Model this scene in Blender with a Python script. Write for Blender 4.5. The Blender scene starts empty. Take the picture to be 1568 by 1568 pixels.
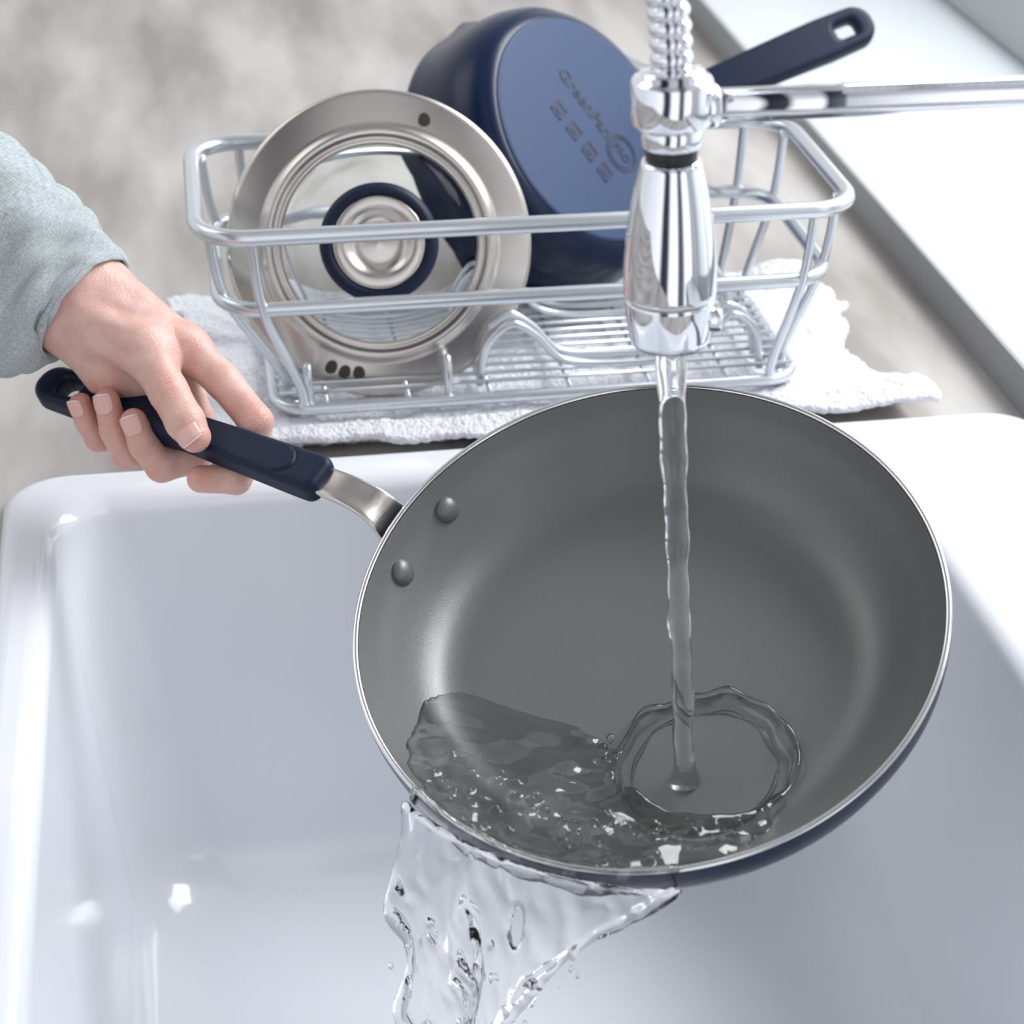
import bpy, math, random
import numpy as np
from mathutils import Vector, Matrix
random.seed(3); np.random.seed(3)
scene = bpy.context.scene
COL = scene.collection
scene.view_settings.view_transform = 'Standard'

# ------------------------------------------------------------------ helpers
def V(*a): return Vector(a)
def link(o, parent=None):
    COL.objects.link(o)
    if parent is not None: o.parent = parent
    return o
def empty(name, M=None):
    e = bpy.data.objects.new(name, None); e.empty_display_size = .02
    COL.objects.link(e)
    if M is not None: e.matrix_world = M
    return e
def mesh_obj(name, verts, faces, mat=None, parent=None, smooth=True, M=None):
    me = bpy.data.meshes.new(name)
    me.from_pydata([tuple(map(float, v)) for v in verts], [], [tuple(int(i) for i in f) for f in faces])
    me.validate()
    if smooth:
        me.polygons.foreach_set('use_smooth', [True]*len(me.polygons))
    me.update()
    o = bpy.data.objects.new(name, me)
    if mat is not None: me.materials.append(mat)
    link(o, parent)
    if M is not None: o.matrix_local = M
    return o
def revolve(profile, seg=96, closed=False):
    vs, fs = [], []
    n = len(profile)
    for i in range(seg):
        a = 2*math.pi*i/seg; c, s = math.cos(a), math.sin(a)
        for r, z in profile: vs.append((r*c, r*s, z))
    m = n if closed else n-1
    for i in range(seg):
        j = (i+1) % seg
        for k in range(m):
            k2 = (k+1) % n
            fs.append((i*n+k, j*n+k, j*n+k2, i*n+k2))
    return vs, fs
def tube(pts, rad, seg=12, closed=False, flat=1.0):
    """sweep a round section along a polyline"""
    P = [Vector(p) for p in pts]; n = len(P)
    R = rad if hasattr(rad, '__len__') else [rad]*n
    T = []
    for i in range(n):
        if closed: t = P[(i+1) % n]-P[(i-1) % n]
        else: t = P[min(i+1, n-1)]-P[max(i-1, 0)]
        T.append(t.normalized())
    ref = V(0, 0, 1) if abs(T[0].z) < .9 else V(1, 0, 0)
    u = (ref-T[0]*ref.dot(T[0])).normalized()
    vs, fs = [], []
    for i in range(n):
        u = (u-T[i]*u.dot(T[i])).normalized(); w = T[i].cross(u)
        for k in range(seg):
            a = 2*math.pi*k/seg
            vs.append(P[i]+u*math.cos(a)*R[i]+w*math.sin(a)*R[i]*flat)
    m = n if closed else n-1
    for i in range(m):
        j = (i+1) % n
        for k in range(seg):
            k2 = (k+1) % seg
            fs.append((i*seg+k, i*seg+k2, j*seg+k2, j*seg+k))
    if not closed:
        fs.append(tuple(range(seg))[::-1]); fs.append(tuple((n-1)*seg+k for k in range(seg)))
    return vs, fs
def merge(*vf):
    V_, F_ = [], []
    for vs, fs in vf:
        o = len(V_); V_ += list(vs); F_ += [tuple(i+o for i in f) for f in fs]
    return V_, F_
def rrect(x0, x1, y0, y1, r, z, n=8):
    out = []
    for cx, cy, a0 in ((x1-r, y1-r, 0), (x0+r, y1-r, 90), (x0+r, y0+r, 180), (x1-r, y0+r, 270)):
        for i in range(n+1):
            a = math.radians(a0+90*i/n); out.append((cx+r*math.cos(a), cy+r*math.sin(a), z))
    return out
def smoothpath(pts, sub=8):
    P = [Vector(p) for p in pts]; out = []
    for i in range(len(P)-1):
        p0 = P[max(i-1, 0)]; p1 = P[i]; p2 = P[i+1]; p3 = P[min(i+2, len(P)-1)]
        for k in range(sub):
            t = k/sub
            out.append(.5*((2*p1)+(p2-p0)*t+(2*p0-5*p1+4*p2-p3)*t*t+(3*p1-p0-3*p2+p3)*t**3))
    out.append(P[-1]); return out
def box(x0, x1, y0, y1, z0, z1):
    v = [(x0,y0,z0),(x1,y0,z0),(x1,y1,z0),(x0,y1,z0),(x0,y0,z1),(x1,y0,z1),(x1,y1,z1),(x0,y1,z1)]
    return v, [(0,3,2,1),(4,5,6,7),(0,1,5,4),(1,2,6,5),(2,3,7,6),(3,0,4,7)]
def frame(X, Z, O):
    Z = Vector(Z).normalized(); X = Vector(X); X = (X-Z*X.dot(Z)).normalized(); Y = Z.cross(X)
    M = Matrix.Identity(4)
    for i in range(3):
        M[i][0] = X[i]; M[i][1] = Y[i]; M[i][2] = Z[i]; M[i][3] = O[i]
    return M

# ---- implicit surfaces (for organic shapes)
def grid(lo, hi, h):
    ax = [np.arange(lo[i], hi[i]+h, h, dtype=np.float32) for i in range(3)]
    return np.meshgrid(*ax, indexing='ij')
def surface_nets(D, lo, h):
    S = D < 0
    nx, ny, nz = D.shape
    c = lambda a, i, j, k: a[i:nx-1+i, j:ny-1+j, k:nz-1+k]
    cnt = np.zeros((nx-1, ny-1, nz-1), np.int8)
    for i in (0, 1):
        for j in (0, 1):
            for k in (0, 1): cnt += c(S, i, j, k)
    mix = (cnt > 0) & (cnt < 8)
    idx = -np.ones(mix.shape, np.int64); cells = np.argwhere(mix)
    idx[mix] = np.arange(len(cells))
    ci, cj, ck = cells.T
    acc = np.zeros((len(cells), 3)); num = np.zeros(len(cells))
    corners = [(i, j, k) for i in (0, 1) for j in (0, 1) for k in (0, 1)]
    for a in corners:
        for ax in range(3):
            if a[ax] == 1: continue
            b = list(a); b[ax] = 1
            da = D[ci+a[0], cj+a[1], ck+a[2]]; db = D[ci+b[0], cj+b[1], ck+b[2]]
            m = (da < 0) != (db < 0)
            t = np.where(m, da/np.where(m, da-db, 1), 0)
            p = np.array(a, float)[None, :].repeat(len(cells), 0); p[:, ax] += t
            acc[m] += p[m]; num[m] += 1
    verts = (cells+acc/num[:, None])*h+np.array(lo)
    F = []
    def quads(m, offs):
        I = np.argwhere(m)
        return I, [idx[I[:, 0]+o[0], I[:, 1]+o[1], I[:, 2]+o[2]] for o in offs]
    for ax in range(3):
        sl0 = [slice(1, -1)]*3; sl1 = [slice(1, -1)]*3
        sl0[ax] = slice(0, -1); sl1[ax] = slice(1, None)
        s0 = S[tuple(sl0)]; s1 = S[tuple(sl1)]
        base = np.array([1, 1, 1]); base[ax] = 0
        o1 = (ax+1) % 3; o2 = (ax+2) % 3
        offs = []
        for d1, d2 in ((-1, -1), (0, -1), (0, 0), (-1, 0)):
            o = base.copy(); o[o1] += d1; o[o2] += d2; offs.append(o)
        for m, rev in ((s0 & ~s1, False), (~s0 & s1, True)):
            if not m.any(): continue
            I, q = quads(m, offs)
            q = np.stack(q[::-1] if rev else q, 1); F.append(q)
    F = np.concatenate(F); F = F[(F >= 0).all(1)]
    return verts, F
def sdf_obj(name, D, lo, h, mat, parent=None, M=None, scale=1.0, sm=0):
    v, f = surface_nets(D, lo, h)
    v = v*scale
    me = bpy.data.meshes.new(name)
    me.vertices.add(len(v)); me.vertices.foreach_set('co', v.astype(np.float32).ravel())
    me.loops.add(f.size); me.loops.foreach_set('vertex_index', f.astype(np.int32).ravel())
    me.polygons.add(len(f)); me.polygons.foreach_set('loop_start', (np.arange(len(f))*4).astype(np.int32))
    me.update(calc_edges=True); me.validate()
    me.polygons.foreach_set('use_smooth', [True]*len(me.polygons))
    me.materials.append(mat)
    o = bpy.data.objects.new(name, me); link(o, parent)
    if M is not None: o.matrix_local = M
    if sm:
        s = o.modifiers.new('smooth', 'SMOOTH'); s.iterations = sm; s.factor = .5
    return o
def cone(P, a, b, ra, rb):
    X, Y, Z = P
    ax, ay, az = a; d = np.array(b, float)-np.array(a, float); L = float(d@d)
    t = np.clip(((X-ax)*d[0]+(Y-ay)*d[1]+(Z-az)*d[2])/max(L, 1e-12), 0, 1)
    return np.sqrt((X-ax-t*d[0])**2+(Y-ay-t*d[1])**2+(Z-az-t*d[2])**2)-(ra+t*(rb-ra))
def smin(a, b, k):
    h = np.clip(.5+.5*(b-a)/k, 0, 1); return b+(a-b)*h-k*h*(1-h)
def nz(x, y, s=1.0, ph=0.0):
    v = 0
    for i, (a, f, w) in enumerate(((.3, 1, 1), (1.4, 1.7, .7), (2.5, 2.6, .5), (.9, 3.9, .35), (2.0, 5.3, .22))):
        v = v+w*np.sin((x*math.cos(a)+y*math.sin(a))*f*s+ph*(i+1)+1.3*np.sin((x*math.sin(a)-y*math.cos(a))*f*s*.7+i*2.1))
    return v/1.6
def nlow(x, y, ph=0.0):
    v = 0
    for i, (a, f, w) in enumerate(((.3, 1, 1), (1.6, 1.5, .7), (2.6, 2.1, .4))):
        v = v+w*np.sin((x*math.cos(a)+y*math.sin(a))*f+ph*(i+1)+1.2*np.sin((x*math.sin(a)-y*math.cos(a))*f*.6+i*2.1))
    return v/1.3

# ------------------------------------------------------------------ materials
def mat(name, col, rough=.5, metal=0, **kw):
    m = bpy.data.materials.new(name); m.use_nodes = True
    b = m.node_tree.nodes['Principled BSDF']
    b.inputs['Base Color'].default_value = (*col, 1)
    b.inputs['Roughness'].default_value = rough; b.inputs['Metallic'].default_value = metal
    for k, v in kw.items(): b.inputs[k.replace('_', ' ')].default_value = v
    return m
def nodes(m): return m.node_tree.nodes, m.node_tree.links, m.node_tree.nodes['Principled BSDF']
def add_noise_col(m, c1, c2, scale=5, stretch=(1, 1, 1), detail=6, lo=.35, hi=.65, coord='Object'):
    N, L, b = nodes(m)
    tc = N.new('ShaderNodeTexCoord'); mp = N.new('ShaderNodeMapping'); mp.inputs['Scale'].default_value = stretch
    nt = N.new('ShaderNodeTexNoise'); nt.inputs['Scale'].default_value = scale; nt.inputs['Detail'].default_value = detail
    cr = N.new('ShaderNodeValToRGB'); cr.color_ramp.elements[0].position = lo; cr.color_ramp.elements[1].position = hi
    cr.color_ramp.elements[0].color = (*c1, 1); cr.color_ramp.elements[1].color = (*c2, 1)
    L.new(tc.outputs[coord], mp.inputs[0]); L.new(mp.outputs[0], nt.inputs['Vector']); L.new(nt.outputs['Fac'], cr.inputs[0])
    L.new(cr.outputs[0], b.inputs['Base Color']); return mp, nt, cr
def add_bump(m, scale, strength, dist=.001, stretch=(1, 1, 1), detail=3, kind='noise'):
    N, L, b = nodes(m)
    tc = N.new('ShaderNodeTexCoord'); mp = N.new('ShaderNodeMapping'); mp.inputs['Scale'].default_value = stretch
    if kind == 'noise':
        t = N.new('ShaderNodeTexNoise'); t.inputs['Detail'].default_value = detail; out = t.outputs['Fac']
    else:
        t = N.new('ShaderNodeTexVoronoi'); out = t.outputs['Distance']
    t.inputs['Scale'].default_value = scale
    bp = N.new('ShaderNodeBump'); bp.inputs['Strength'].default_value = strength; bp.inputs['Distance'].default_value = dist
    L.new(tc.outputs['Object'], mp.inputs[0]); L.new(mp.outputs[0], t.inputs['Vector']); L.new(out, bp.inputs['Height'])
    L.new(bp.outputs[0], b.inputs['Normal'])

m_ceramic = mat('sink_ceramic', (.80, .82, .86), .12, Coat_Weight=.3)
m_counter = mat('counter_wood', (.5, .48, .45), .55)
add_noise_col(m_counter, (.31, .285, .26), (.54, .52, .495), 4.6, (2.8, .7, 1), 6, .36, .62)
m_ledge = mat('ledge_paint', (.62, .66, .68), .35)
m_ledge_shade = mat('ledge_face_shade', (.26, .27, .275), .5)  # shadow side of the white ledge, its shade put into a grey colour
m_frame = mat('window_frame', (.40, .42, .43), .4)
m_wall = mat('wall_paint', (.7, .71, .72), .7)
m_pan_in = mat('pan_ceramic_coating', (.110, .112, .109), .35, Specular_IOR_Level=.95)
add_bump(m_pan_in, 1800, .35, .0003)
m_navy = mat('navy_enamel', (.0025, .010, .038), .28, Specular_IOR_Level=.3)
m_navy_soft = mat('navy_silicone', (.0025, .009, .030), .5, Specular_IOR_Level=.3)
m_navy_bot_sheen = mat('navy_base_sheen', (.025, .052, .125), .5, Specular_IOR_Level=.35)  # lighter navy for the pot base, its sheen put into the colour
m_navy_mark = mat('base_marks', (.006, .016, .05), .5)
m_steel = mat('steel', (.72, .72, .73), .18, 1)
m_brushed = mat('brushed_steel', (.58, .54, .50), .27, 1)
add_bump(m_brushed, 300, .15, .0002, (.3, 3, 1))
m_chrome = mat('chrome', (.76, .78, .82), .03, 1)
m_black = mat('black_rubber', (.01, .01, .012), .4)
m_rack = mat('rack_aluminium', (.66, .69, .72), .28, .85)
m_glass = mat('lid_glass', (.95, .98, .98), .0, 0, Transmission_Weight=1.0, IOR=1.12)
m_water = mat('water', (1, 1, 1), .0, 0, Transmission_Weight=1.0, IOR=1.33)
# pool water: refraction mixed with a clear film so daylight reaches the pan floor
m_pool = mat('pool_water', (1, 1, 1), .0, 0, Transmission_Weight=1.0, IOR=1.33)
N, L, b = nodes(m_pool)
tr = N.new('ShaderNodeBsdfTransparent'); gl = N.new('ShaderNodeBsdfGlossy'); gl.inputs['Roughness'].default_value = .05
fr = N.new('ShaderNodeFresnel'); fr.inputs['IOR'].default_value = 1.5
ms1 = N.new('ShaderNodeMixShader'); ms2 = N.new('ShaderNodeMixShader'); ms2.inputs[0].default_value = .68
L.new(fr.outputs[0], ms1.inputs[0]); L.new(tr.outputs[0], ms1.inputs[1]); L.new(gl.outputs[0], ms1.inputs[2])
L.new(b.outputs[0], ms2.inputs[1]); L.new(ms1.outputs[0], ms2.inputs[2])
L.new(ms2.outputs[0], N['Material Output'].inputs['Surface'])
m_towel = mat('towel_cotton', (.82, .835, .88), .95)
add_bump(m_towel, 420, .7, .002, kind='voronoi')
m_cloth = mat('sleeve_linen', (.52, .59, .61), .9, Sheen_Weight=.1)
m_nail = mat('fingernail', (.78, .46, .41), .25)
m_nailtip = mat('fingernail_tip', (.84, .66, .60), .3)
m_hole = mat('strainer_hole_dark', (.03, .025, .02), .5)
# linen weave
N, L, b = nodes(m_cloth)
tc = N.new('ShaderNodeTexCoord')
w1 = N.new('ShaderNodeTexNoise'); w1.inputs['Scale'].default_value = 1; w1.inputs['Detail'].default_value = 2
mp1 = N.new('ShaderNodeMapping'); mp1.inputs['Scale'].default_value = (1500, 180, 1)
w2 = N.new('ShaderNodeTexNoise'); w2.inputs['Scale'].default_value = 1; w2.inputs['Detail'].default_value = 2
mp2 = N.new('ShaderNodeMapping'); mp2.inputs['Scale'].default_value = (180, 1500, 1)
ad = N.new('ShaderNodeMath'); ad.operation = 'ADD'
for mp_, w_ in ((mp1, w1), (mp2, w2)):
    L.new(tc.outputs['UV'], mp_.inputs[0]); L.new(mp_.outputs[0], w_.inputs['Vector'])
L.new(w1.outputs['Fac'], ad.inputs[0]); L.new(w2.outputs['Fac'], ad.inputs[1])
mu = N.new('ShaderNodeMath'); mu.operation = 'MULTIPLY'; mu.inputs[1].default_value = .5
L.new(ad.outputs[0], mu.inputs[0])
bp = N.new('ShaderNodeBump'); bp.inputs['Strength'].default_value = .6; bp.inputs['Distance'].default_value = .0008
L.new(mu.outputs[0], bp.inputs['Height']); L.new(bp.outputs[0], b.inputs['Normal'])
cr = N.new('ShaderNodeValToRGB'); cr.color_ramp.elements[0].position = .38; cr.color_ramp.elements[1].position = .62
cr.color_ramp.elements[0].color = (.29, .335, .345, 1); cr.color_ramp.elements[1].color = (.53, .575, .58, 1)
L.new(mu.outputs[0], cr.inputs[0]); L.new(cr.outputs[0], b.inputs['Base Color'])
# skin
m_skin = mat('skin', (.78, .50, .40), .42, Subsurface_Weight=.25)
N, L, b = nodes(m_skin)
b.inputs['Subsurface Radius'].default_value = (.6, .25, .12); b.inputs['Subsurface Scale'].default_value = .006
at = N.new('ShaderNodeAttribute'); at.attribute_name = 'red'
tc = N.new('ShaderNodeTexCoord')
nt = N.new('ShaderNodeTexNoise'); nt.inputs['Scale'].default_value = 90; nt.inputs['Detail'].default_value = 5
mx1 = N.new('ShaderNodeMix'); mx1.data_type = 'RGBA'
mx1.inputs[6].default_value = (.73, .485, .42, 1); mx1.inputs[7].default_value = (.61, .35, .29, 1)
mx2 = N.new('ShaderNodeMix'); mx2.data_type = 'RGBA'; mx2.inputs[7].default_value = (.62, .24, .19, 1)
mr = N.new('ShaderNodeMapRange'); mr.inputs[1].default_value = .35; mr.inputs[2].default_value = .75
L.new(tc.outputs['Object'], nt.inputs['Vector']); L.new(nt.outputs['Fac'], mr.inputs[0]); L.new(mr.outputs[0], mx1.inputs[0])
L.new(mx1.outputs[2], mx2.inputs[6]); L.new(at.outputs['Fac'], mx2.inputs[0]); L.new(mx2.outputs[2], b.inputs['Base Color'])
vo = N.new('ShaderNodeTexVoronoi'); vo.inputs['Scale'].default_value = 900
vn = N.new('ShaderNodeTexNoise'); vn.inputs['Scale'].default_value = 260; vn.inputs['Detail'].default_value = 5
va = N.new('ShaderNodeMath'); va.operation = 'ADD'
L.new(tc.outputs['Object'], vo.inputs['Vector']); L.new(tc.outputs['Object'], vn.inputs['Vector'])
L.new(vo.outputs['Distance'], va.inputs[0]); L.new(vn.outputs['Fac'], va.inputs[1])
bp = N.new('ShaderNodeBump'); bp.inputs['Strength'].default_value = .4; bp.inputs['Distance'].default_value = .0004
L.new(va.outputs[0], bp.inputs['Height']); L.new(bp.outputs[0], b.inputs['Normal'])

# ------------------------------------------------------------------ camera
cam_d = bpy.data.cameras.new('camera'); cam = bpy.data.objects.new('camera', cam_d); COL.objects.link(cam)
R_, U_, F_ = V(.9855, -.1691, .0180), V(.0730, .5164, .8532), V(.1535, .8395, -.5212)
M = Matrix.Identity(4)
for i in range(3):
    M[i][0] = R_[i]; M[i][1] = U_[i]; M[i][2] = -F_[i]
M[2][3] = .56
cam.matrix_world = M
cam_d.lens = 66.6; cam_d.sensor_width = 36; cam_d.clip_start = .05
cam_d.dof.use_dof = True; cam_d.dof.focus_distance = .93; cam_d.dof.aperture_fstop = 9.5
scene.camera = cam

# ------------------------------------------------------------------ room
vf = merge(box(-1.2, .5, .95, 3.6, -.04, 0), box(-1.2, -.105, .1, .95, -.04, 0), box(-.105, .5, .1, .40, -.04, 0))
mesh_obj('kitchen_countertop', *vf, m_counter, smooth=False)
led = mesh_obj('window_ledge', *box(.5, .74, .0, 3.6, -.02, .03), m_ledge, smooth=False)
bv = led.modifiers.new('b', 'BEVEL'); bv.width = .004; bv.segments = 3
led.data.materials.append(m_ledge_shade)
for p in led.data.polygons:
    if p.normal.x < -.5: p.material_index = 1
wv = merge(box(.74, .80, 0, 3.6, -.02, .05), box(.74, .80, 0, 3.6, 1.5, 1.9), box(.74, .80, 0, .3, .05, 1.5), box(.74, .80, 3.0, 3.6, .05, 1.5))
mesh_obj('wall_right', *wv, m_wall, smooth=False)
win = empty('window_1')
fv = merge(box(.735, .765, .3, 3.0, .03, .085), box(.735, .765, .3, 3.0, 1.45, 1.5), box(.735, .765, .3, .35, .085, 1.45), box(.735, .765, 2.95, 3.0, .085, 1.45), box(.735, .765, 2.05, 2.09, .085, 1.45))
f_ = mesh_obj('frame', *fv, m_frame, win, smooth=False)
bv = f_.modifiers.new('b', 'BEVEL'); bv.width = .003; bv.segments = 2

# ------------------------------------------------------------------ sink
OX = (-.117, .499, .38, .960); IX = (-.086, .380, .42, .922)
loops = []
def lo_(rc, ins, r, z): loops.append(rrect(rc[0]+ins, rc[1]-ins, rc[2]+ins, rc[3]-ins, r, z, 10))
lo_(OX, 0, .03, -.03); lo_(OX, 0, .03, .002)
for k in range(7):
    a = math.radians(90*k/6); lo_(OX, .011*(1-math.cos(a)), .03, .004+.011*math.sin(a))
lo_(OX, .0115, .03, .015)
lo_(IX, -.0125, .035, .015)
for k in range(7):
    a = math.radians(90*k/6); lo_(IX, -.012+.012*math.sin(a), .035, .015-.012*(1-math.cos(a)))
lo_(IX, .0005, .036, -.003)
for k in range(1, 8): lo_(IX, .0005+.02*k/8, .036+.012*k/8, -.003-.20*k/8)
for k in range(9):
    a = math.radians(90*k/8); lo_(IX, .0205+.045*(1-math.cos(a)), .048, -.203-.045*math.sin(a))
lo_(IX, .09, .04, -.2485)
n = len(loops[0]); vs = [p for l in loops for p in l]; fs = []
for i in range(len(loops)-1):
    for k in range(n):
        k2 = (k+1) % n; fs.append((i*n+k, i*n+k2, (i+1)*n+k2, (i+1)*n+k))
fs.append(tuple((len(loops)-1)*n+k for k in range(n)))
sink = empty('kitchen_sink')
so = mesh_obj('basin', vs, fs, m_ceramic, sink)
wn = so.modifiers.new('wn', 'WEIGHTED_NORMAL'); wn.keep_sharp = False
mesh_obj('drain', *revolve([(0, -.2475), (.03, -.2475), (.04, -.2465), (.044, -.2475), (.045, -.249)], 48), m_steel, sink, M=Matrix.Translation((.15, .68, 0)))

# ------------------------------------------------------------------ towel under rack
nx_, ny_ = 200, 110
vs = []
for j in range(ny_+1):
    for i in range(nx_+1):
        u = i/nx_; v = j/ny_
        x = -.025+.450*u; y = .966+.225*v
        x += (.010*math.sin(v*9+1)+.003*math.sin(v*40))*(abs(u-.5)*2)**4 + .015*(.5-v)*(u-.5)
        y += (.006*math.sin(u*11)+.002*math.sin(u*55))*(abs(v-.5)*2)**4
        z = .003+.0014*float(nz(np.array(x*60.), np.array(y*80.)))
        z += .006*math.exp(-((u-.02)/.05)**2)*(1+math.sin(v*25))
        z += .005*math.exp(-((u-.98)/.07)**2)*(1+math.sin(v*14))
        if y < .985: z += .012
        z = max(z, .0015)
        vs.append((x, y, z))
fs = [(j*(nx_+1)+i, j*(nx_+1)+i+1, (j+1)*(nx_+1)+i+1, (j+1)*(nx_+1)+i) for j in range(ny_) for i in range(nx_)]
tw = mesh_obj('dish_towel', vs, fs, m_towel)
sd = tw.modifiers.new('s', 'SOLIDIFY'); sd.thickness = .004; sd.offset = 1
sb = tw.modifiers.new('ss', 'SUBSURF'); sb.levels = 1; sb.render_levels = 1
tx = bpy.data.textures.new('terry', 'VORONOI'); tx.noise_scale = .004
dp = tw.modifiers.new('d', 'DISPLACE'); dp.texture = tx; dp.strength = .0022; dp.mid_level = .3

# ------------------------------------------------------------------ dish rack
rack = empty('dish_rack')
def bowed(x0, x1, y0, y1, r, z, yb, xa, xb):
    """rounded-rectangle rail whose rear side bows outwards behind the saucepan"""
    out = []
    front_right = rrect(x0, x1, y0, y1, r, z)
    out += front_right[0:9]                      # rear right corner
    for i in range(0, 41):
        t = i/40; x = xb+(xa-xb)*t
        s_ = (1-abs(2*t-1)**3.5)**.8
        out.append((x, y1+(yb-y1)*s_, z))
    out += front_right[9:]
    return out
parts = []
parts.append(tube(bowed(0, .387, .997, 1.15, .028, .134, 1.312, .148, .340), .0050, closed=True))
parts.append(tube(bowed(.010, .378, 1.002, 1.145, .028, .087, 1.300, .148, .338), .0045, closed=True))
parts.append(tube(rrect(.040, .366, 1.012, 1.138, .02, .015), .0038, closed=True))
for (xt, yt, xb, yb) in ((.006, 1.02, .046, 1.03), (.006, 1.13, .046, 1.125), (.381, 1.02, .361, 1.03), (.381, 1.13, .361, 1.125),
                         (.03, .997, .055, 1.012), (.36, .997, .348, 1.012), (.36, 1.15, .348, 1.138), (.03, 1.15, .055, 1.138)):
    parts.append(tube(smoothpath([(xt, yt, .134), (xt*.8+xb*.2, yt*.8+yb*.2, .087), (xb, yb, .03), (xb, yb, .014)], 6), .003, 8))
for i in range(11):
    y = 1.022+i*.0108; parts.append(tube([(.042, y, .0215), (.364, y, .0215)], .0013, 8))
for x in (.07, .12, .17, .22, .27, .32, .35): parts.append(tube([(x, 1.013, .0185), (x, 1.137, .0185)], .0016, 8))
for y in (1.028, 1.042, 1.10, 1.114):
    parts.append(tube(smoothpath([(.166, y, .016), (.170, y, .042), (.185, y, .056), (.200, y, .048), (.218, y, .030), (.25, y, .025), (.29, y, .027), (.310, y, .042), (.325, y, .054), (.340, y, .042), (.345, y, .016)], 8), .0026, 8))
for x in (.06, .145):
    parts.append(tube(smoothpath([(x, 1.016, .016), (x, 1.018, .03), (x, 1.024, .038), (x, 1.03, .03), (x, 1.032, .018)], 6), .0026, 8))
for x, y in ((.05, 1.02), (.355, 1.02), (.05, 1.13), (.355, 1.13)): parts.append(tube([(x, y, .008), (x, y, .018)], .005, 10))
mesh_obj('wire_frame', *merge(*parts), m_rack, rack)

# ------------------------------------------------------------------ lid
lidM = frame((1, 0, 0), (-.10, -.90, .42), (.110, 1.071, .0945))
lid = empty('pan_lid', lidM)
mesh_obj('steel_rim', *revolve([(.0915, -.004), (.0930, -.003), (.0932, -.001), (.0922, .0005), (.0900, .0012), (.074, .0045), (.0715, .0050), (.0695, .0075), (.0675, .0082), (.0655, .0078), (.0640, .0060), (.0625, .0062), (.0608, .0072), (.0598, .0060), (.0598, .0035), (.066, .003), (.09, -.002)], 128, True), m_brushed, lid)
mesh_obj('glass_pane', *revolve([(0.0005, .0125), (.02, .012), (.045, .0092), (.061, .0055), (.061, .0035), (.045, .0070), (.02, .0098), (.0005, .0102)], 96), m_glass, lid)
mesh_obj('knob_neck', *revolve([(.0001, .011), (.018, .011), (.013, .016), (.012, .028), (.0001, .028)], 48), m_steel, lid)
mesh_obj('knob_grip', *revolve([(.0275, .0365), (.029, .0385), (.032, .0385), (.0348, .036), (.0355, .033), (.034, .029), (.026, .026), (.012, .024), (.0275, .034)], 96, True), m_navy_soft, lid)
mesh_obj('knob_cap', *revolve([(.0280, .0350), (.0280, .0375), (.0262, .0383), (.0215, .0380), (.0190, .0372), (.0175, .0350), (.014, .0335), (.010, .0333), (.0001, .0345)], 96), m_brushed, lid)
def teardrop(cx, cy, ang, s, z):
    out = []
    for i in range(24):
        a = 2*math.pi*i/24; r = s*(1+.55*max(0, math.cos(a))**3)
        out.append((cx+r*math.cos(a+ang), cy+r*.85*math.sin(a+ang), z))
    return out, [tuple(range(24))]
hp = [(.0317, .0722, 1.6), (-.0345, -.0740, 1.2), (-.0265, -.0775, 1.3), (-.0175, -.0785, 1.6)]
ht = [teardrop(x, y, a, .0037, .0048) for x, y, a in hp]
mesh_obj('strainer_holes', *merge(*ht), m_hole, lid, smooth=False)

# ------------------------------------------------------------------ saucepan (upside down, drying)
potA = V(.545, -.581, .606)
SC = 1.05
potM = frame((.93, .34, .10), potA, (.221, 1.205, .0855)) @ Matrix.Scale(SC, 4)
pot = empty('saucepan', potM)
vs, fs = revolve([(.0925, .001), (.0940, -.0005), (.0955, .001), (.0950, .004), (.0935, .012), (.0930, .030), (.0915, .042), (.0880, .053), (.0825, .0605), (.0770, .0645), (.0745, .0650)], 160)
def spout(x, y, z): return 1+.08*math.exp(-((math.atan2(y, x)-1.55)/.15)**2)*max(0, 1-z/.03)
vs = [(x*spout(x, y, z), y*spout(x, y, z), z) for x, y, z in vs]
mesh_obj('body', vs, fs, m_navy, pot)
mesh_obj('base_disc', *revolve([(.0745, .0648), (.0740, .0662), (.0725, .0668), (.0001, .0668)], 96), m_navy_bot_sheen, pot, smooth=False)
mesh_obj('interior', *revolve([(.0925, .001), (.091, .012), (.090, .030), (.088, .044), (.081, .056), (.07, .060), (.0001, .060)], 96), m_pan_in, pot)
def ringflat(cx, cy, r0, r1, z, n=40):
    v = [(cx+r*math.cos(2*math.pi*i/n), cy+r*math.sin(2*math.pi*i/n), z) for r in (r0, r1) for i in range(n)]
    return v, [(i, (i+1) % n, n+(i+1) % n, n+i) for i in range(n)]
mk = []
ROT = -1.15
ca, sa = math.cos(ROT), math.sin(ROT)
def rot(p): return (p[0]*ca-p[1]*sa, p[0]*sa+p[1]*ca, p[2])
def bar(x, y, w, h): return [(x-w/2, y-h/2, .0672), (x+w/2, y-h/2, .0672), (x+w/2, y+h/2, .0672), (x-w/2, y+h/2, .0672)], [(0, 1, 2, 3)]
for i in range(4):
    x = -.022+i*.016
    for (dx, dy, w, h) in ((0, .0045, .010, .0016), (0, -.0045, .010, .0016), (-.0045, 0, .0016, .010), (.0045, 0, .0016, .010), (0, 0, .005, .004)):
        mk.append(bar(x+dx, -.013+dy, w, h))
mk.append(ringflat(.026, .011, .0115, .0131, .0672)); mk.append(ringflat(.026, .011, .0096, .0104, .0672))
mk = [([rot(p) for p in v], f) for v, f in mk]
mesh_obj('base_markings', *merge(*mk), m_navy_mark, pot, smooth=False)
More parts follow.
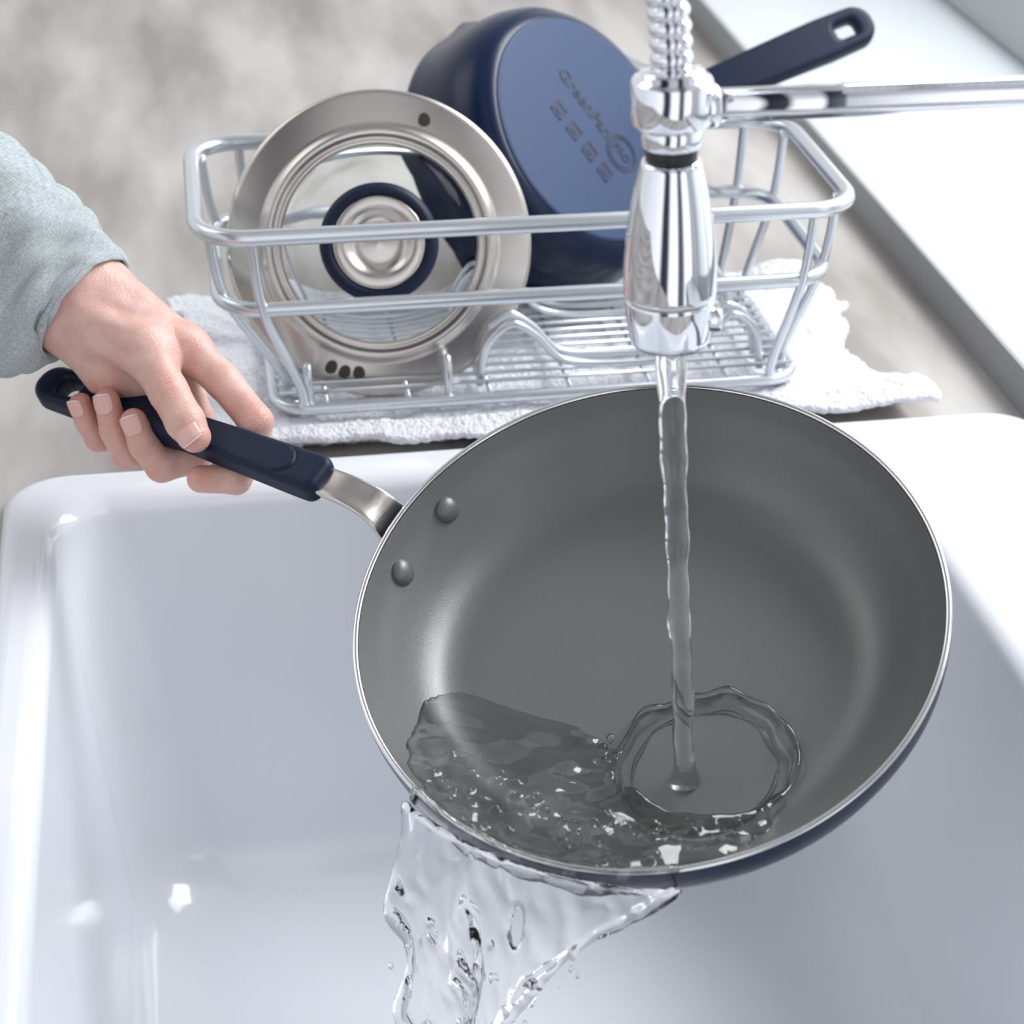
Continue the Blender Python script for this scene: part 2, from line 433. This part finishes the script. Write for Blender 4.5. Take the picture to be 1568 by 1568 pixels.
def text(body, x, y, size):
    fc_ = bpy.data.curves.new('lettering', 'FONT'); fc_.body = body; fc_.size = size; fc_.extrude = .00005; fc_.offset = .0002
    fc_.align_x = 'CENTER'; fc_.align_y = 'CENTER'; fc_.materials.append(m_navy_mark)
    o = bpy.data.objects.new('lettering', fc_); link(o, pot)
    p = rot((x, y, .0672)); o.matrix_local = Matrix.Translation(p) @ Matrix.Rotation(ROT, 4, 'Z')
text('GreenPan', -.013, .011, .0128); text('PRO', .026, .011, .008)

def make_handle(name, Lh, w0, w1, w2, th, mat_, parent, M, hole, groove=False, arch=.004):
    h = .0009
    lo = (-.006, -.020, -.018); X, Y, Z = grid(lo, (Lh+.006, .020, .018), h)
    t = np.clip(X/Lh, 0, 1)
    hw = np.interp(t, [0, .08, .45, .82, 1], [w0, w0*1.0, w1, w2, w2*.92])
    Zc = Z-arch*np.sin(math.pi*t)
    rc = .006
    dx = np.where(X > Lh/2, X-(Lh-w2*.85), (-X+rc))
    dy = np.abs(Y)-(hw-np.where(X > Lh/2, w2*.85, rc))
    rr = np.where(X > Lh/2, w2*.85, rc)
    d2 = np.sqrt(np.maximum(dx, 0)**2+np.maximum(dy, 0)**2)+np.minimum(np.maximum(dx, dy), 0)-rr
    hx, hy, hr = hole
    qx = np.abs(X-hx)-(hr[0]-.003); qy = np.abs(Y-hy)-(hr[1]-.003)
    dh = np.sqrt(np.maximum(qx, 0)**2+np.maximum(qy, 0)**2)+np.minimum(np.maximum(qx, qy), 0)-.003
    d2 = np.maximum(d2, -dh)
    e = .0045
    a = d2+e; bz = np.abs(Zc)-(th/2-e)
    D = np.sqrt(np.maximum(a, 0)**2+np.maximum(bz, 0)**2)+np.minimum(np.maximum(a, bz), 0)-e
    if groove:
        for k in range(12):
            an = math.radians(-78+156*k/12); an2 = math.radians(-78+156*(k+1)/12)
            g = cone((X, Y, Zc), (.026-.008*math.cos(an), .0085*math.sin(an), th/2), (.026-.008*math.cos(an2), .0085*math.sin(an2), th/2), .0011, .0011)
            D = np.maximum(D, -g)
    return sdf_obj(name, D, lo, h, mat_, parent, M, sm=2)
hd = V(.93, .344, .085).normalized()
hs = V(.282, 1.222, .099)
Mh = frame(hd, (-.14, -.70, .70), hs)
make_handle('handle', .208, .0140, .0140, .0160, .014, m_navy_soft, pot, potM.inverted() @ Mh, (.187, 0, (.0075, .0055)))

# ------------------------------------------------------------------ frying pan
C = V(.1925, .7045, .0660); nrm = V(-.229, -.2945, .928)
PS = .99
panM = frame((-.762, .646, .055), nrm, C) @ Matrix.Scale(PS, 4)
TN = V(.789, -.614, 0); BN = V(-.614, -.789, 0); CT = .928
pan = empty('frying_pan', panM)
PI = [(0, -.046), (.086, -.046), (.096, -.0450), (.105, -.0418), (.1125, -.0360), (.119, -.0285), (.1255, -.0195), (.132, -.0100), (.1372, .0)]
def zi(r): return np.interp(r, [p[0] for p in PI], [p[1] for p in PI])
prof_in = [(.00005, -.046)]+[(.01*i, -.046) for i in range(1, 9)]+[(p.x, p.y) for p in smoothpath([(r, z, 0) for r, z in PI[1:]], 4)]
mesh_obj('cooking_surface', *revolve(prof_in, 192), m_pan_in, pan)
mesh_obj('exterior', *revolve([(.1402, .0000), (.1403, -.006), (.1395, -.013), (.1360, -.022), (.131, -.031), (.124, -.040), (.116, -.047), (.109, -.051), (.100, -.0530), (.00005, -.0530)], 160), m_navy, pan)
rim = [(.1388+.0015*math.cos(a), .0003+.0010*math.sin(a)) for a in [2*math.pi*i/12 for i in range(12)]]
mesh_obj('steel_rim', *revolve(rim, 192, True), m_steel, pan)
for k, az in enumerate((-.168, .168)):
    r0 = .1290; zz = -.0145
    nl = V(-.86*math.cos(az), -.86*math.sin(az), .51)
    Mr = frame((0, 0, 1), nl, (r0*math.cos(az), r0*math.sin(az), zz))
    mesh_obj('rivet_%d' % (k+1), *revolve([(.0068, -.0015), (.0067, .0009), (.0060, .0024), (.0042, .0036), (.0020, .0042), (.0001, .0043)], 32), m_pan_in, pan, M=Mr)
ribs = [(.134, -.019, .014, .0018), (.1405, -.014, .0125, .0018), (.147, -.006, .011, .0020), (.153, .0010, .0098, .0022), (.162, .0045, .0090, .0026), (.172, .0062, .0088, .003), (.186, .0065, .0085, .003)]
P = smoothpath([(a, b_, 0) for a, b_, _, _ in ribs], 5)
ws = np.interp(np.linspace(0, 1, len(P)), np.linspace(0, 1, len(ribs)), [r[2] for r in ribs])
ts = np.interp(np.linspace(0, 1, len(P)), np.linspace(0, 1, len(ribs)), [r[3] for r in ribs])
vs, fs = [], []
sec = [(math.copysign(abs(math.cos(a))**.4, math.cos(a)), math.copysign(abs(math.sin(a))**.6, math.sin(a))) for a in [2*math.pi*i/24 for i in range(24)]]
for i, p in enumerate(P):
    t = (P[min(i+1, len(P)-1)]-P[max(i-1, 0)]).normalized(); nn = V(-t.y, t.x, 0)
    for cy, cz in sec:
        q = p+nn*(cz*ts[i] - .0015*(1-cy*cy)*(1 if cz > 0 else 0)); vs.append((q.x, cy*ws[i], q.y))
for i in range(len(P)-1):
    for k in range(24):
        k2 = (k+1) % 24; fs.append((i*24+k, i*24+k2, (i+1)*24+k2, (i+1)*24+k))
mesh_obj('handle_bracket', vs, fs, m_brushed, pan)
hM = Matrix.Translation((.182, 0, .0065)) @ Matrix.Rotation(.026, 4, 'Y')
make_handle('handle', .194, .0118, .0098, .0128, .0150, m_navy_soft, pan, hM, (.171, 0, (.0070, .0052)), groove=True, arch=.002)

# ------------------------------------------------------------------ faucet
fc = empty('faucet')
O = V(.187, .674, .2185); ax = (V(.1815, .676, .331)-O).normalized()
Mf = frame((1, 0, 0), ax, O)
body = [(.0001, .004), (.0135, .004), (.0140, .0), (.0158, .0), (.0163, .001), (.0178, .012), (.0183, .0185), (.01835, .0192), (.0178, .0195), (.0178, .0201), (.0186, .0204), (.0189, .022), (.0186, .034), (.0175, .046), (.0155, .060), (.0134, .070), (.0120, .0755), (.0112, .077), (.0095, .0772)]
bd = smoothpath([(r, z, 0) for r, z in body[4:7]], 4)
body2 = body[:4]+[(p.x, p.y) for p in bd]+body[7:11]+[(p.x, p.y) for p in smoothpath([(r, z, 0) for r, z in body[11:17]], 5)]+body[17:]
mesh_obj('spray_head', *revolve(body2, 128), m_chrome, fc, M=Mf)
mesh_obj('seal_ring', *revolve([(.0093, .0765), (.0102, .077), (.0102, .0825), (.0093, .083)], 64), m_black, fc, M=Mf)
mesh_obj('connector', *revolve([(.0095, .0825), (.0112, .0828), (.0117, .0835), (.0117, .0895), (.0112, .0905), (.0118, .0912), (.0150, .0918), (.0157, .0928), (.0157, .1085), (.0150, .1095), (.0125, .110), (.0125, .112), (.008, .113)], 96), m_chrome, fc, M=Mf)
mesh_obj('spray_toggle', *revolve([(.0001, .004), (.0042, .0035), (.0048, .002), (.0048, -.003)], 24), m_chrome, fc, M=Mf @ frame((0, 0, 1), (.93, -.36, 0), (.0165, -.006, .010)))
arm = [(.195, .675, .3165), (.25, .675, .3165), (.36, .676, .3165), (.44, .676, .3165)]
mesh_obj('support_arm', *tube(arm, .0066, 32), m_chrome, fc)
mesh_obj('arm_collar', *tube([(.188, .675, .3165), (.1985, .675, .3165), (.2005, .675, .3165)], [.0088, .0088, .007], 32), m_chrome, fc)
hp_ = smoothpath([(.1818, .676, .327), (.1795, .677, .350), (.1755, .680, .372), (.170, .685, .41), (.175, .69, .49), (.22, .69, .56), (.31, .685, .59), (.40, .68, .56), (.44, .676, .48), (.44, .676, .42)], 40)
dense = []
for i in range(len(hp_)-1):
    for k in range(4): dense.append(hp_[i].lerp(hp_[i+1], k/4))
acc = 0; rr = []; prev = dense[0]
for p in dense:
    acc += (p-prev).length; prev = p; rr.append(.0068+.0014*abs(math.sin(math.pi*acc/.0058)))
mesh_obj('spring_hose', *tube(dense, rr, 24), m_chrome, fc)
mesh_obj('column', *tube([(.44, .676, .012), (.44, .676, .43)], .012, 32), m_chrome, fc)
mesh_obj('column_base', *tube([(.44, .676, .014), (.44, .676, .02), (.44, .676, .035)], [.027, .026, .015], 32), m_chrome, fc)

# ------------------------------------------------------------------ water
water = empty('running_water')
HX, HY = .2030, .650
A = V(.187, .674, .221); B = V(.2030, .653, .002)
pts, rad = [], []
for i in range(181):
    t = i/180; p = A.lerp(B, t)
    w = .0005*math.sin(t*19)*t+.0003*math.sin(t*47+1)*t
    pts.append(p+V(w, w*.3, 0)); rad.append(.0066-.0018*min(1, t*2.2)+.0003*math.sin(t*34)+.0002*math.sin(t*71+2)+.0035*max(0, t-.965)/.035)
mesh_obj('stream', *tube(pts, rad, 32, flat=.8), m_water, water)
LIP = C.z-.14*PS*.373
SLP = .115
h = .0010; lo = (.045, .50, -.040)
X, Y, Z = grid(lo, (.335, .74, .036), h)
Pi = panM.inverted()
lx = Pi[0][0]*X+Pi[0][1]*Y+Pi[0][2]*Z+Pi[0][3]; ly = Pi[1][0]*X+Pi[1][1]*Y+Pi[1][2]*Z+Pi[1][3]; lz = Pi[2][0]*X+Pi[2][1]*Y+Pi[2][2]*Z+Pi[2][3]
r = np.sqrt(lx**2+ly**2)
del lx, ly
a_ = (X-C.x)*TN.x+(Y-C.y)*TN.y; b_ = (X-C.x)*BN.x+(Y-C.y)*BN.y
RX, RY = HX+.009, HY+.004
rho = np.sqrt((X-RX)**2+((Y-RY)*1.08)**2)
ang = np.arctan2(Y-RY, X-RX)
rho = rho*(1+.04*nlow((X-.2)*40, (Y-.67)*40)+.02*np.sin(ang*5+.6)+.012*np.sin(ang*11))
lipb = np.exp(-((b_-.110)/.035)**2)
near = np.exp(-(np.maximum(rho-.042, 0)/.03)**2)
rip = .0010*nlow(X*95+Y*30, Y*130)*(.6+near+.9*lipb)+.0007*nlow(X*190, Y*220, 1.)*(near+1.1*lipb)+.0002*nlow(X*360, Y*400, 2.)*(near+1.2*lipb)
surf = LIP+.0028-SLP*np.clip(.125-b_, 0, 1)+rip+.0036*np.exp(-((rho-.042)/.0045)**2)*(.75+.4*np.sin(ang*4+1)+.2*np.sin(ang*9))
infl = np.clip((.040-rho)/.007, 0, 1)
surf = surf-infl*.05
top = (Z-surf)*.85
fl = zi(r)
shell = lz-(fl-.0008)
D = np.maximum(top, -shell*.8)
# standing ring thrown up around the impact of the stream
ridge = np.sqrt((rho-.041)**2+((lz-fl-.0012)*.8)**2)-(.0030+.0008*np.sin(ang*6+1)+.0005*np.sin(ang*13))
ridge2 = np.sqrt((rho-.0335)**2+((lz-fl)*1.2)**2)-(.0012+.0003*np.sin(ang*8))
D = smin(D, np.maximum(np.minimum(ridge, ridge2), -shell), .0025)
D = np.maximum(D, r-.139)
over = np.maximum(np.abs(r-.1412)-.0036, np.abs(lz+.004)-(.0062+.0016*nlow(a_*220, Z*80)))
over = np.maximum(over, np.abs(a_-.007)-(.062+.003*np.sin(Z*300)))
over = np.maximum(over, -b_+.05)
D = smin(D, over, .003)
def drops(X, Y, Z, D, lo, h, items, stretch=1.0, k=.002):
    for px_, py_, zz, s in items:
        ix = int((px_-lo[0])/h); iy = int((py_-lo[1])/h); iz = int((zz-lo[2])/h); w = 8
        sl = (slice(max(ix-w, 0), ix+w), slice(max(iy-w, 0), iy+w), slice(max(iz-w, 0), iz+w))
        if 0 in D[sl].shape: continue
        d = np.sqrt((X[sl]-px_)**2+(Y[sl]-py_)**2+((Z[sl]-zz)*stretch)**2)-s
        D[sl] = smin(D[sl], d, k)
rs = np.random.RandomState(5); it = []
for i in range(100):
    an = rs.uniform(-3.1, 3.1); q = rs.uniform(.040, .050)
    if i < 30: px_, py_ = RX+q*math.cos(an), RY+q*math.sin(an)*.9
    else:
        aa = rs.uniform(-.058, .075); bb = math.sqrt(max(.139**2-aa**2, 0))*CT-rs.uniform(0, .045)
        px_, py_ = C.x+TN.x*aa+BN.x*bb, C.y+TN.y*aa+BN.y*bb
    bq = (px_-C.x)*BN.x+(py_-C.y)*BN.y
    it.append((px_, py_, LIP-SLP*max(0, .125-bq)+rs.uniform(.002, .0055), rs.uniform(.0012, .0026)))
drops(X, Y, Z, D, lo, h, it)
sdf_obj('pool', D, lo, h, m_pool, water, sm=3)
# falling sheet
h = .0012; lo = (.03, .49, -.246)
X, Y, Z = grid(lo, (.28, .66, .020), h)
a_ = (X-C.x)*TN.x+(Y-C.y)*TN.y; b_ = (X-C.x)*BN.x+(Y-C.y)*BN.y
drop = np.clip(LIP+.003-Z, 0, 1)
f0 = CT*np.sqrt(np.maximum((.1455*PS)**2-a_**2, 1e-6))
conv = np.clip(drop/.12, 0, 1)
fb = f0*(1-.25*conv)+.25*conv*.135+.010*np.sqrt(drop/.1)
rampd = np.clip(drop/.015, 0, 1)
fb += (.0036*nlow(a_*80+drop*20, drop*28)+.0024*nlow(a_*170+drop*60, drop*60, 1.7)+.0009*nlow(a_*380, drop*150, .4))*rampd
al = -.056+.004*np.sqrt(drop/.08)+.003*np.sin(drop*90)
ar = .068-.072*np.clip(drop/.095, 0, 1)**.9+.004*np.sin(drop*80+1)
th = np.maximum(.0014, .0022+.0012*nlow((a_+.25*drop)*150, drop*26, 2.))
D = np.maximum(np.abs(b_-fb)-th, np.maximum(a_-ar, al-a_))*.7
edge = np.sqrt((a_-al)**2+(b_-fb)**2)-(.0028+.0007*np.sin(drop*130))
edge2 = np.sqrt((a_-ar)**2+(b_-fb)**2)*.8-(.0028+.0008*np.sin(drop*100+2))
D = smin(D, edge, .002); D = smin(D, edge2, .002)
hol = nlow((a_+.3*drop)*70, drop*30, .7)
D = np.maximum(D, (hol-1.15)*.006*np.clip(drop/.02-1, 0, 1)-.0002*(hol < 1.15)-np.where(drop < .02, 1, 0))
D = np.maximum(D, Z-(LIP+.002))
rs = np.random.RandomState(9); it = []
for i in range(60):
    dz = rs.uniform(.01, .2); aa = rs.uniform(-.060, .068-.072*min(1, dz/.095)+.010); bb = .135+rs.uniform(-.012, .014)
    it.append((C.x+TN.x*aa+BN.x*bb, C.y+TN.y*aa+BN.y*bb, -dz, rs.uniform(.0010, .0022)))
drops(X, Y, Z, D, lo, h, it, .6, .0015)
sdf_obj('overflow', D, lo, h, m_water, water, sm=4)

# ------------------------------------------------------------------ hand and arm (authored in mm, then placed)
armM = Matrix(((.9855, .0730, -.1535, -.0337), (-.1691, .5164, -.8395, .8944), (.0180, .8532, .5212, .0779), (0, 0, 0, 1)))
person = empty('human_arm', armM)
h = .8; lo = (-125, -46, -48)
G = grid(lo, (78, 125, 48), h)
pal = cone(G, (-28, 75, -5), (20, 39, -3), 15, 11)
for a, b, ra, rb, k in (((-33, 70, -9), (14, 32, -13), 15, 11, 10), ((-38, 64, -12), (3, 25, -20), 15, 11, 10),
                        ((-43, 58, -13), (-9, 19, -25), 15, 10.5, 10),
                        ((-44, 55, 0), (2, 37, 8), 15.5, 13, 9), ((-46, 52, -4), (-22, 26, -8), 14, 11, 9), ((-22, 26, -8), (-4, 20, -12), 11, 10, 8),
                        ((2, 37, 6), (22, 37, 0), 9, 9, 8), ((-37, 66, -4), (-110, 112, -12), 24, 30, 12)):
    pal = smin(pal, cone(G, a, b, ra, rb), k)
# tendons / first metacarpal ridge
pal = smin(pal, cone(G, (-24, 66, 8), (18, 44, 6), 3, 3), 7)
pal = smin(pal, cone(G, (-30, 56, 14), (-2, 44, 17), 3, 4), 7)
chains = {
 'thumb': [((1, 38, 9), 12), ((16, 14, 21), 10.2), ((26, -2, 28), 10.0), ((31, -9.5, 29.5), 8.4)],
 'index': [((21, 39, -2), 10.5), ((42, 20, 4), 9.3), ((60, -1, 13), 8.9), ((56, -20, 11), 7.8), ((50, -31, 15), 7.8), ((32, -31, 17), 7.2)],
 'middle': [((14, 31, -13), 10), ((25, 2, -14), 8.8), ((25, -19, -9), 8.6), ((9, -24, 2), 8.3), ((1, -13, 8), 7.9), ((-3.5, -1, 12), 7.0)],
 'ring': [((3, 25, -21), 10), ((6, 0, -22), 8.4), ((4, -15, -17), 8.2), ((-11, -18, -6), 7.8), ((-16, -5, 1), 7.6), ((-19, 10, 5), 6.8)],
 'pinky': [((-9, 19, -26), 9), ((-12, 2, -28), 7.3), ((-16, -8, -25), 7.1), ((-28, -9, -15), 6.8), ((-32, 0, -8), 6.6), ((-35, 9, -4), 5.9)]}
ks = {'thumb': 10, 'index': 8, 'middle': 6, 'ring': 5, 'pinky': 5}
tot = pal
for nme, ch in chains.items():
    f = None
    for i in range(len(ch)-1):
        c_ = cone(G, ch[i][0], ch[i+1][0], ch[i][1], ch[i+1][1])
        f = c_ if f is None else smin(f, c_, 2.5)
    tot = np.minimum(tot, smin(pal, f, ks[nme]))
X, Y, Z = G
def crease(D, c, d, n=3, gap=2.6, amp=.35):
    d = np.array(d, float); d /= np.linalg.norm(d)
    s = (X-c[0])*d[0]+(Y-c[1])*d[1]+(Z-c[2])*d[2]
    s = s+.6*np.sin(X*.5)+.4*np.sin(Y*.8)
    rad_ = np.sqrt((X-c[0])**2+(Y-c[1])**2+(Z-c[2])**2)
    return D+amp*np.exp(-(s/(gap*1.5))**2)*(np.cos(2*math.pi*s/gap)*.5+.2)*np.exp(-(rad_/16)**4)
tot = crease(tot, (16, 14, 21), (13, -21, 10), amp=.9)
tot = crease(tot, (60, -1, 13), (30, -45, 4), amp=.5)
for c, d in (((1, -13, 8), (-5, 12, 5)), ((-16, -5, 1), (-4, 14, 4)), ((-32, 0, -8), (-3, 9, 4))):
    tot = crease(tot, c, d, amp=.8)
ho = sdf_obj('hand_and_forearm', tot, lo, h, m_skin, person, scale=.001, sm=2)
co = np.empty(len(ho.data.vertices)*3, np.float32); ho.data.vertices.foreach_get('co', co); co = co.reshape(-1, 3)*1000
red = np.zeros(len(co))
for nme, ch in chains.items():
    tip = np.array(ch[-1][0]); red += .6*np.exp(-(np.linalg.norm(co-tip, axis=1)/11)**2)
for p, s, w in (((16, 14, 30), 10, .42), ((62, 4, 18), 12, .4), ((24, 42, 4), 12, .4), ((0, -22, 4), 12, .4), ((-24, -16, -8), 12, .4), ((-50, 60, 6), 18, .35)):
    red += w*np.exp(-(np.linalg.norm(co-np.array(p), axis=1)/s)**2)
red = np.clip(red, 0, .8)
at_ = ho.data.attributes.new('red', 'FLOAT', 'POINT'); at_.data.foreach_set('value', red.astype(np.float32))
def nail(name, tip, prev, R, outn, w=.85, back=6.5, fwd=5.0):
    t = Vector(tip); d = (t-Vector(prev)).normalized(); nv = Vector(outn); nv = (nv-d*nv.dot(d)).normalized(); s = d.cross(nv)
    for part, (v0, v1), m_ in (('', (-back, fwd), m_nail), ('_edge', (fwd, fwd+.8), m_nailtip)):
        vs, fs = [], []; nu, nv_ = 12, 10
        for j in range(nv_+1):
            q = j/nv_; v = v0+(v1-v0)*q
            if part == '': wid = w*(1-.55*(1-min(1, q*3.0))**2)
            else: wid = w*math.sqrt(max(0.02, 1-(q*.85)**2))
            rr_ = R+.30
            rr_ -= max(0, v-2)**2*.045
            for i in range(nu+1):
                th_ = (-1+2*i/nu)*wid
                vs.append((t+d*(v-.9*(th_/w)**2*(1 if v > 0 else 0))+(nv*math.cos(th_)+s*math.sin(th_))*rr_)*.001)
        for j in range(nv_):
            for i in range(nu): a0 = j*(nu+1)+i; fs.append((a0, a0+1, a0+nu+2, a0+nu+1))
        o = mesh_obj(name+part, vs, fs, m_, person)
        sd_ = o.modifiers.new('s', 'SOLIDIFY'); sd_.thickness = .0006; sd_.offset = 0
nail('nail_thumb', (30, -8, 29.3), (26, -2, 28), 8.9, (-.25, -.1, 1), .85, 7, 5.5)
nail('nail_middle', (-3.5, -1, 12), (1, -13, 8), 7.2, (-.2, .1, 1), .8, 5.5, 4.5)
nail('nail_ring', (-19, 10, 5), (-16, -5, 1), 7.0, (-.25, .1, 1), .8, 5.5, 4.5)
nail('nail_pinky', (-35, 9, -4), (-32, 0, -8), 6.0, (-.55, .1, 1), .8, 5, 4)
# sleeve
na_ = 96
ctr = [((-35, 62, -3), 31, 34, 27), ((-39, 66, -4), 32.5, 40, 30), ((-50, 73, -6), 37, 56, 36), ((-66, 82, -8), 46, 67, 42), ((-95, 96, -11), 57, 74, 50), ((-140, 118, -15), 62, 76, 55), ((-190, 142, -20), 64, 76, 58)]
pa = smoothpath([c[0] for c in ctr], 12); tt = np.linspace(0, 1, len(pa)); kk = np.linspace(0, 1, len(ctr))
vs, fs, uvs = [], [], []
for i, p in enumerate(pa):
    dr = (pa[min(i+1, len(pa)-1)]-pa[max(i-1, 0)]).normalized()
    if i < 6: dr = V(-.78, .62, -.08).normalized()
    up_ = V(.62, .78, 0); up_ = (up_-dr*up_.dot(dr)).normalized(); sd_ = dr.cross(up_)
    ru = np.interp(tt[i], kk, [c[1] for c in ctr]); rl = np.interp(tt[i], kk, [c[2] for c in ctr]); rz = np.interp(tt[i], kk, [c[3] for c in ctr])
    for k in range(na_):
        a = 2*math.pi*k/na_; c, s = math.cos(a), math.sin(a)
        ra = (ru if c > 0 else rl)
        amp = min(1, i/14)
        fold = 1+(.05*math.sin(a*3+i*.12)+.04*math.sin(a*5-i*.2+1)+.025*math.sin(a*9+i*.33))*amp
        fold += .035*math.sin(i*.55+2.2*math.sin(a+.6))*amp
        q = p+(up_*c*ra+sd_*s*rz)*fold
        if c < 0: q = q+V(1, -.3, 0)*(-c)*10*min(1, i/10)*math.exp(-i/25)
        if i in (4, 5): q = q-(up_*c+sd_*s)*.8
        vs.append(q*.001); uvs.append((k/na_*.3, i*.0035))
for i in range(len(pa)-1):
    for k in range(na_):
        k2 = (k+1) % na_; fs.append((i*na_+k, i*na_+k2, (i+1)*na_+k2, (i+1)*na_+k))
sl_ = mesh_obj('sleeve', vs, fs, m_cloth, person)
uvl = sl_.data.uv_layers.new(name='UVMap')
for p in sl_.data.polygons:
    for li, vi in zip(p.loop_indices, p.vertices): uvl.data[li].uv = uvs[vi]
sd_ = sl_.modifiers.new('s', 'SOLIDIFY'); sd_.thickness = .0022; sd_.offset = 1
sb_ = sl_.modifiers.new('ss', 'SUBSURF'); sb_.levels = 1; sb_.render_levels = 1

# ------------------------------------------------------------------ light
w = bpy.data.worlds.new('world'); scene.world = w; w.use_nodes = True
N = w.node_tree.nodes; L = w.node_tree.links; bg = N['Background']
tc = N.new('ShaderNodeTexCoord'); sx = N.new('ShaderNodeSeparateXYZ'); L.new(tc.outputs['Generated'], sx.inputs[0])
def ramp(stops, src):
    cr = N.new('ShaderNodeValToRGB'); e = cr.color_ramp.elements
    e[0].position = stops[0][0]; e[0].color = (*stops[0][1], 1); e[1].position = stops[-1][0]; e[1].color = (*stops[-1][1], 1)
    for p, c in stops[1:-1]:
        q = e.new(p); q.color = (*c, 1)
    mr = N.new('ShaderNodeMapRange'); mr.inputs[1].default_value = -1; mr.inputs[2].default_value = 1
    L.new(sx.outputs[src], mr.inputs[0]); L.new(mr.outputs[0], cr.inputs[0]); return cr
front = ramp([(0, (.8, .83, .9)), (.18, (1.1, 1.1, 1.15)), (.23, (.03, .035, .05)), (.33, (.05, .06, .08)), (.38, (1.1, 1.13, 1.2)), (.53, (1.2, 1.21, 1.23)), (.57, (.06, .07, .09)), (.65, (.15, .17, .2)), (.70, (1.3, 1.32, 1.4)), (.84, (1.3, 1.3, 1.35)), (.88, (.10, .11, .13)), (1, (1.1, 1.15, 1.2))], 'X')
back = ramp([(0, (.72, .73, .76)), (.45, (.72, .72, .74)), (.62, (.85, .87, .90)), (.75, (1.2, 1.24, 1.3)), (1, (1.35, 1.4, 1.45))], 'X')
sel = ramp([(0, (0, 0, 0)), (.42, (0, 0, 0)), (.55, (1, 1, 1)), (1, (1, 1, 1))], 'Y')
elev = ramp([(0, (1, 1, 1)), (.70, (1, 1, 1)), (.90, (.50, .50, .51)), (1, (.35, .35, .36))], 'Z')
mx = N.new('ShaderNodeMix'); mx.data_type = 'RGBA'
L.new(sel.outputs[0], mx.inputs[0]); L.new(front.outputs[0], mx.inputs[6]); L.new(back.outputs[0], mx.inputs[7])
mm = N.new('ShaderNodeMix'); mm.data_type = 'RGBA'; mm.blend_type = 'MULTIPLY'; mm.inputs[0].default_value = 1
L.new(mx.outputs[2], mm.inputs[6]); L.new(elev.outputs[0], mm.inputs[7])
L.new(mm.outputs[2], bg.inputs['Color'])
bg.inputs['Strength'].default_value = 1.2
def area(name, loc, target, size, power, col=(1, 1, 1)):
    ld = bpy.data.lights.new(name, 'AREA'); ld.shape = 'RECTANGLE'; ld.size = size[0]; ld.size_y = size[1]; ld.energy = power; ld.color = col
    o = bpy.data.objects.new(name, ld); COL.objects.link(o); o.location = loc
    o.rotation_euler = (Vector(target)-Vector(loc)).to_track_quat('-Z', 'Y').to_euler()
area('window_daylight', (.98, 1.14, .98), (.06, .72, .05), (1.0, .42), 20, (.96, .98, 1))
area('softbox_fill', (-.9, 1.5, 1.4), (.1, .8, 0), (1.0, .8), 4, (1, .99, .97))  # added softbox fill from the back left, not a lamp of the room
print('DONE')
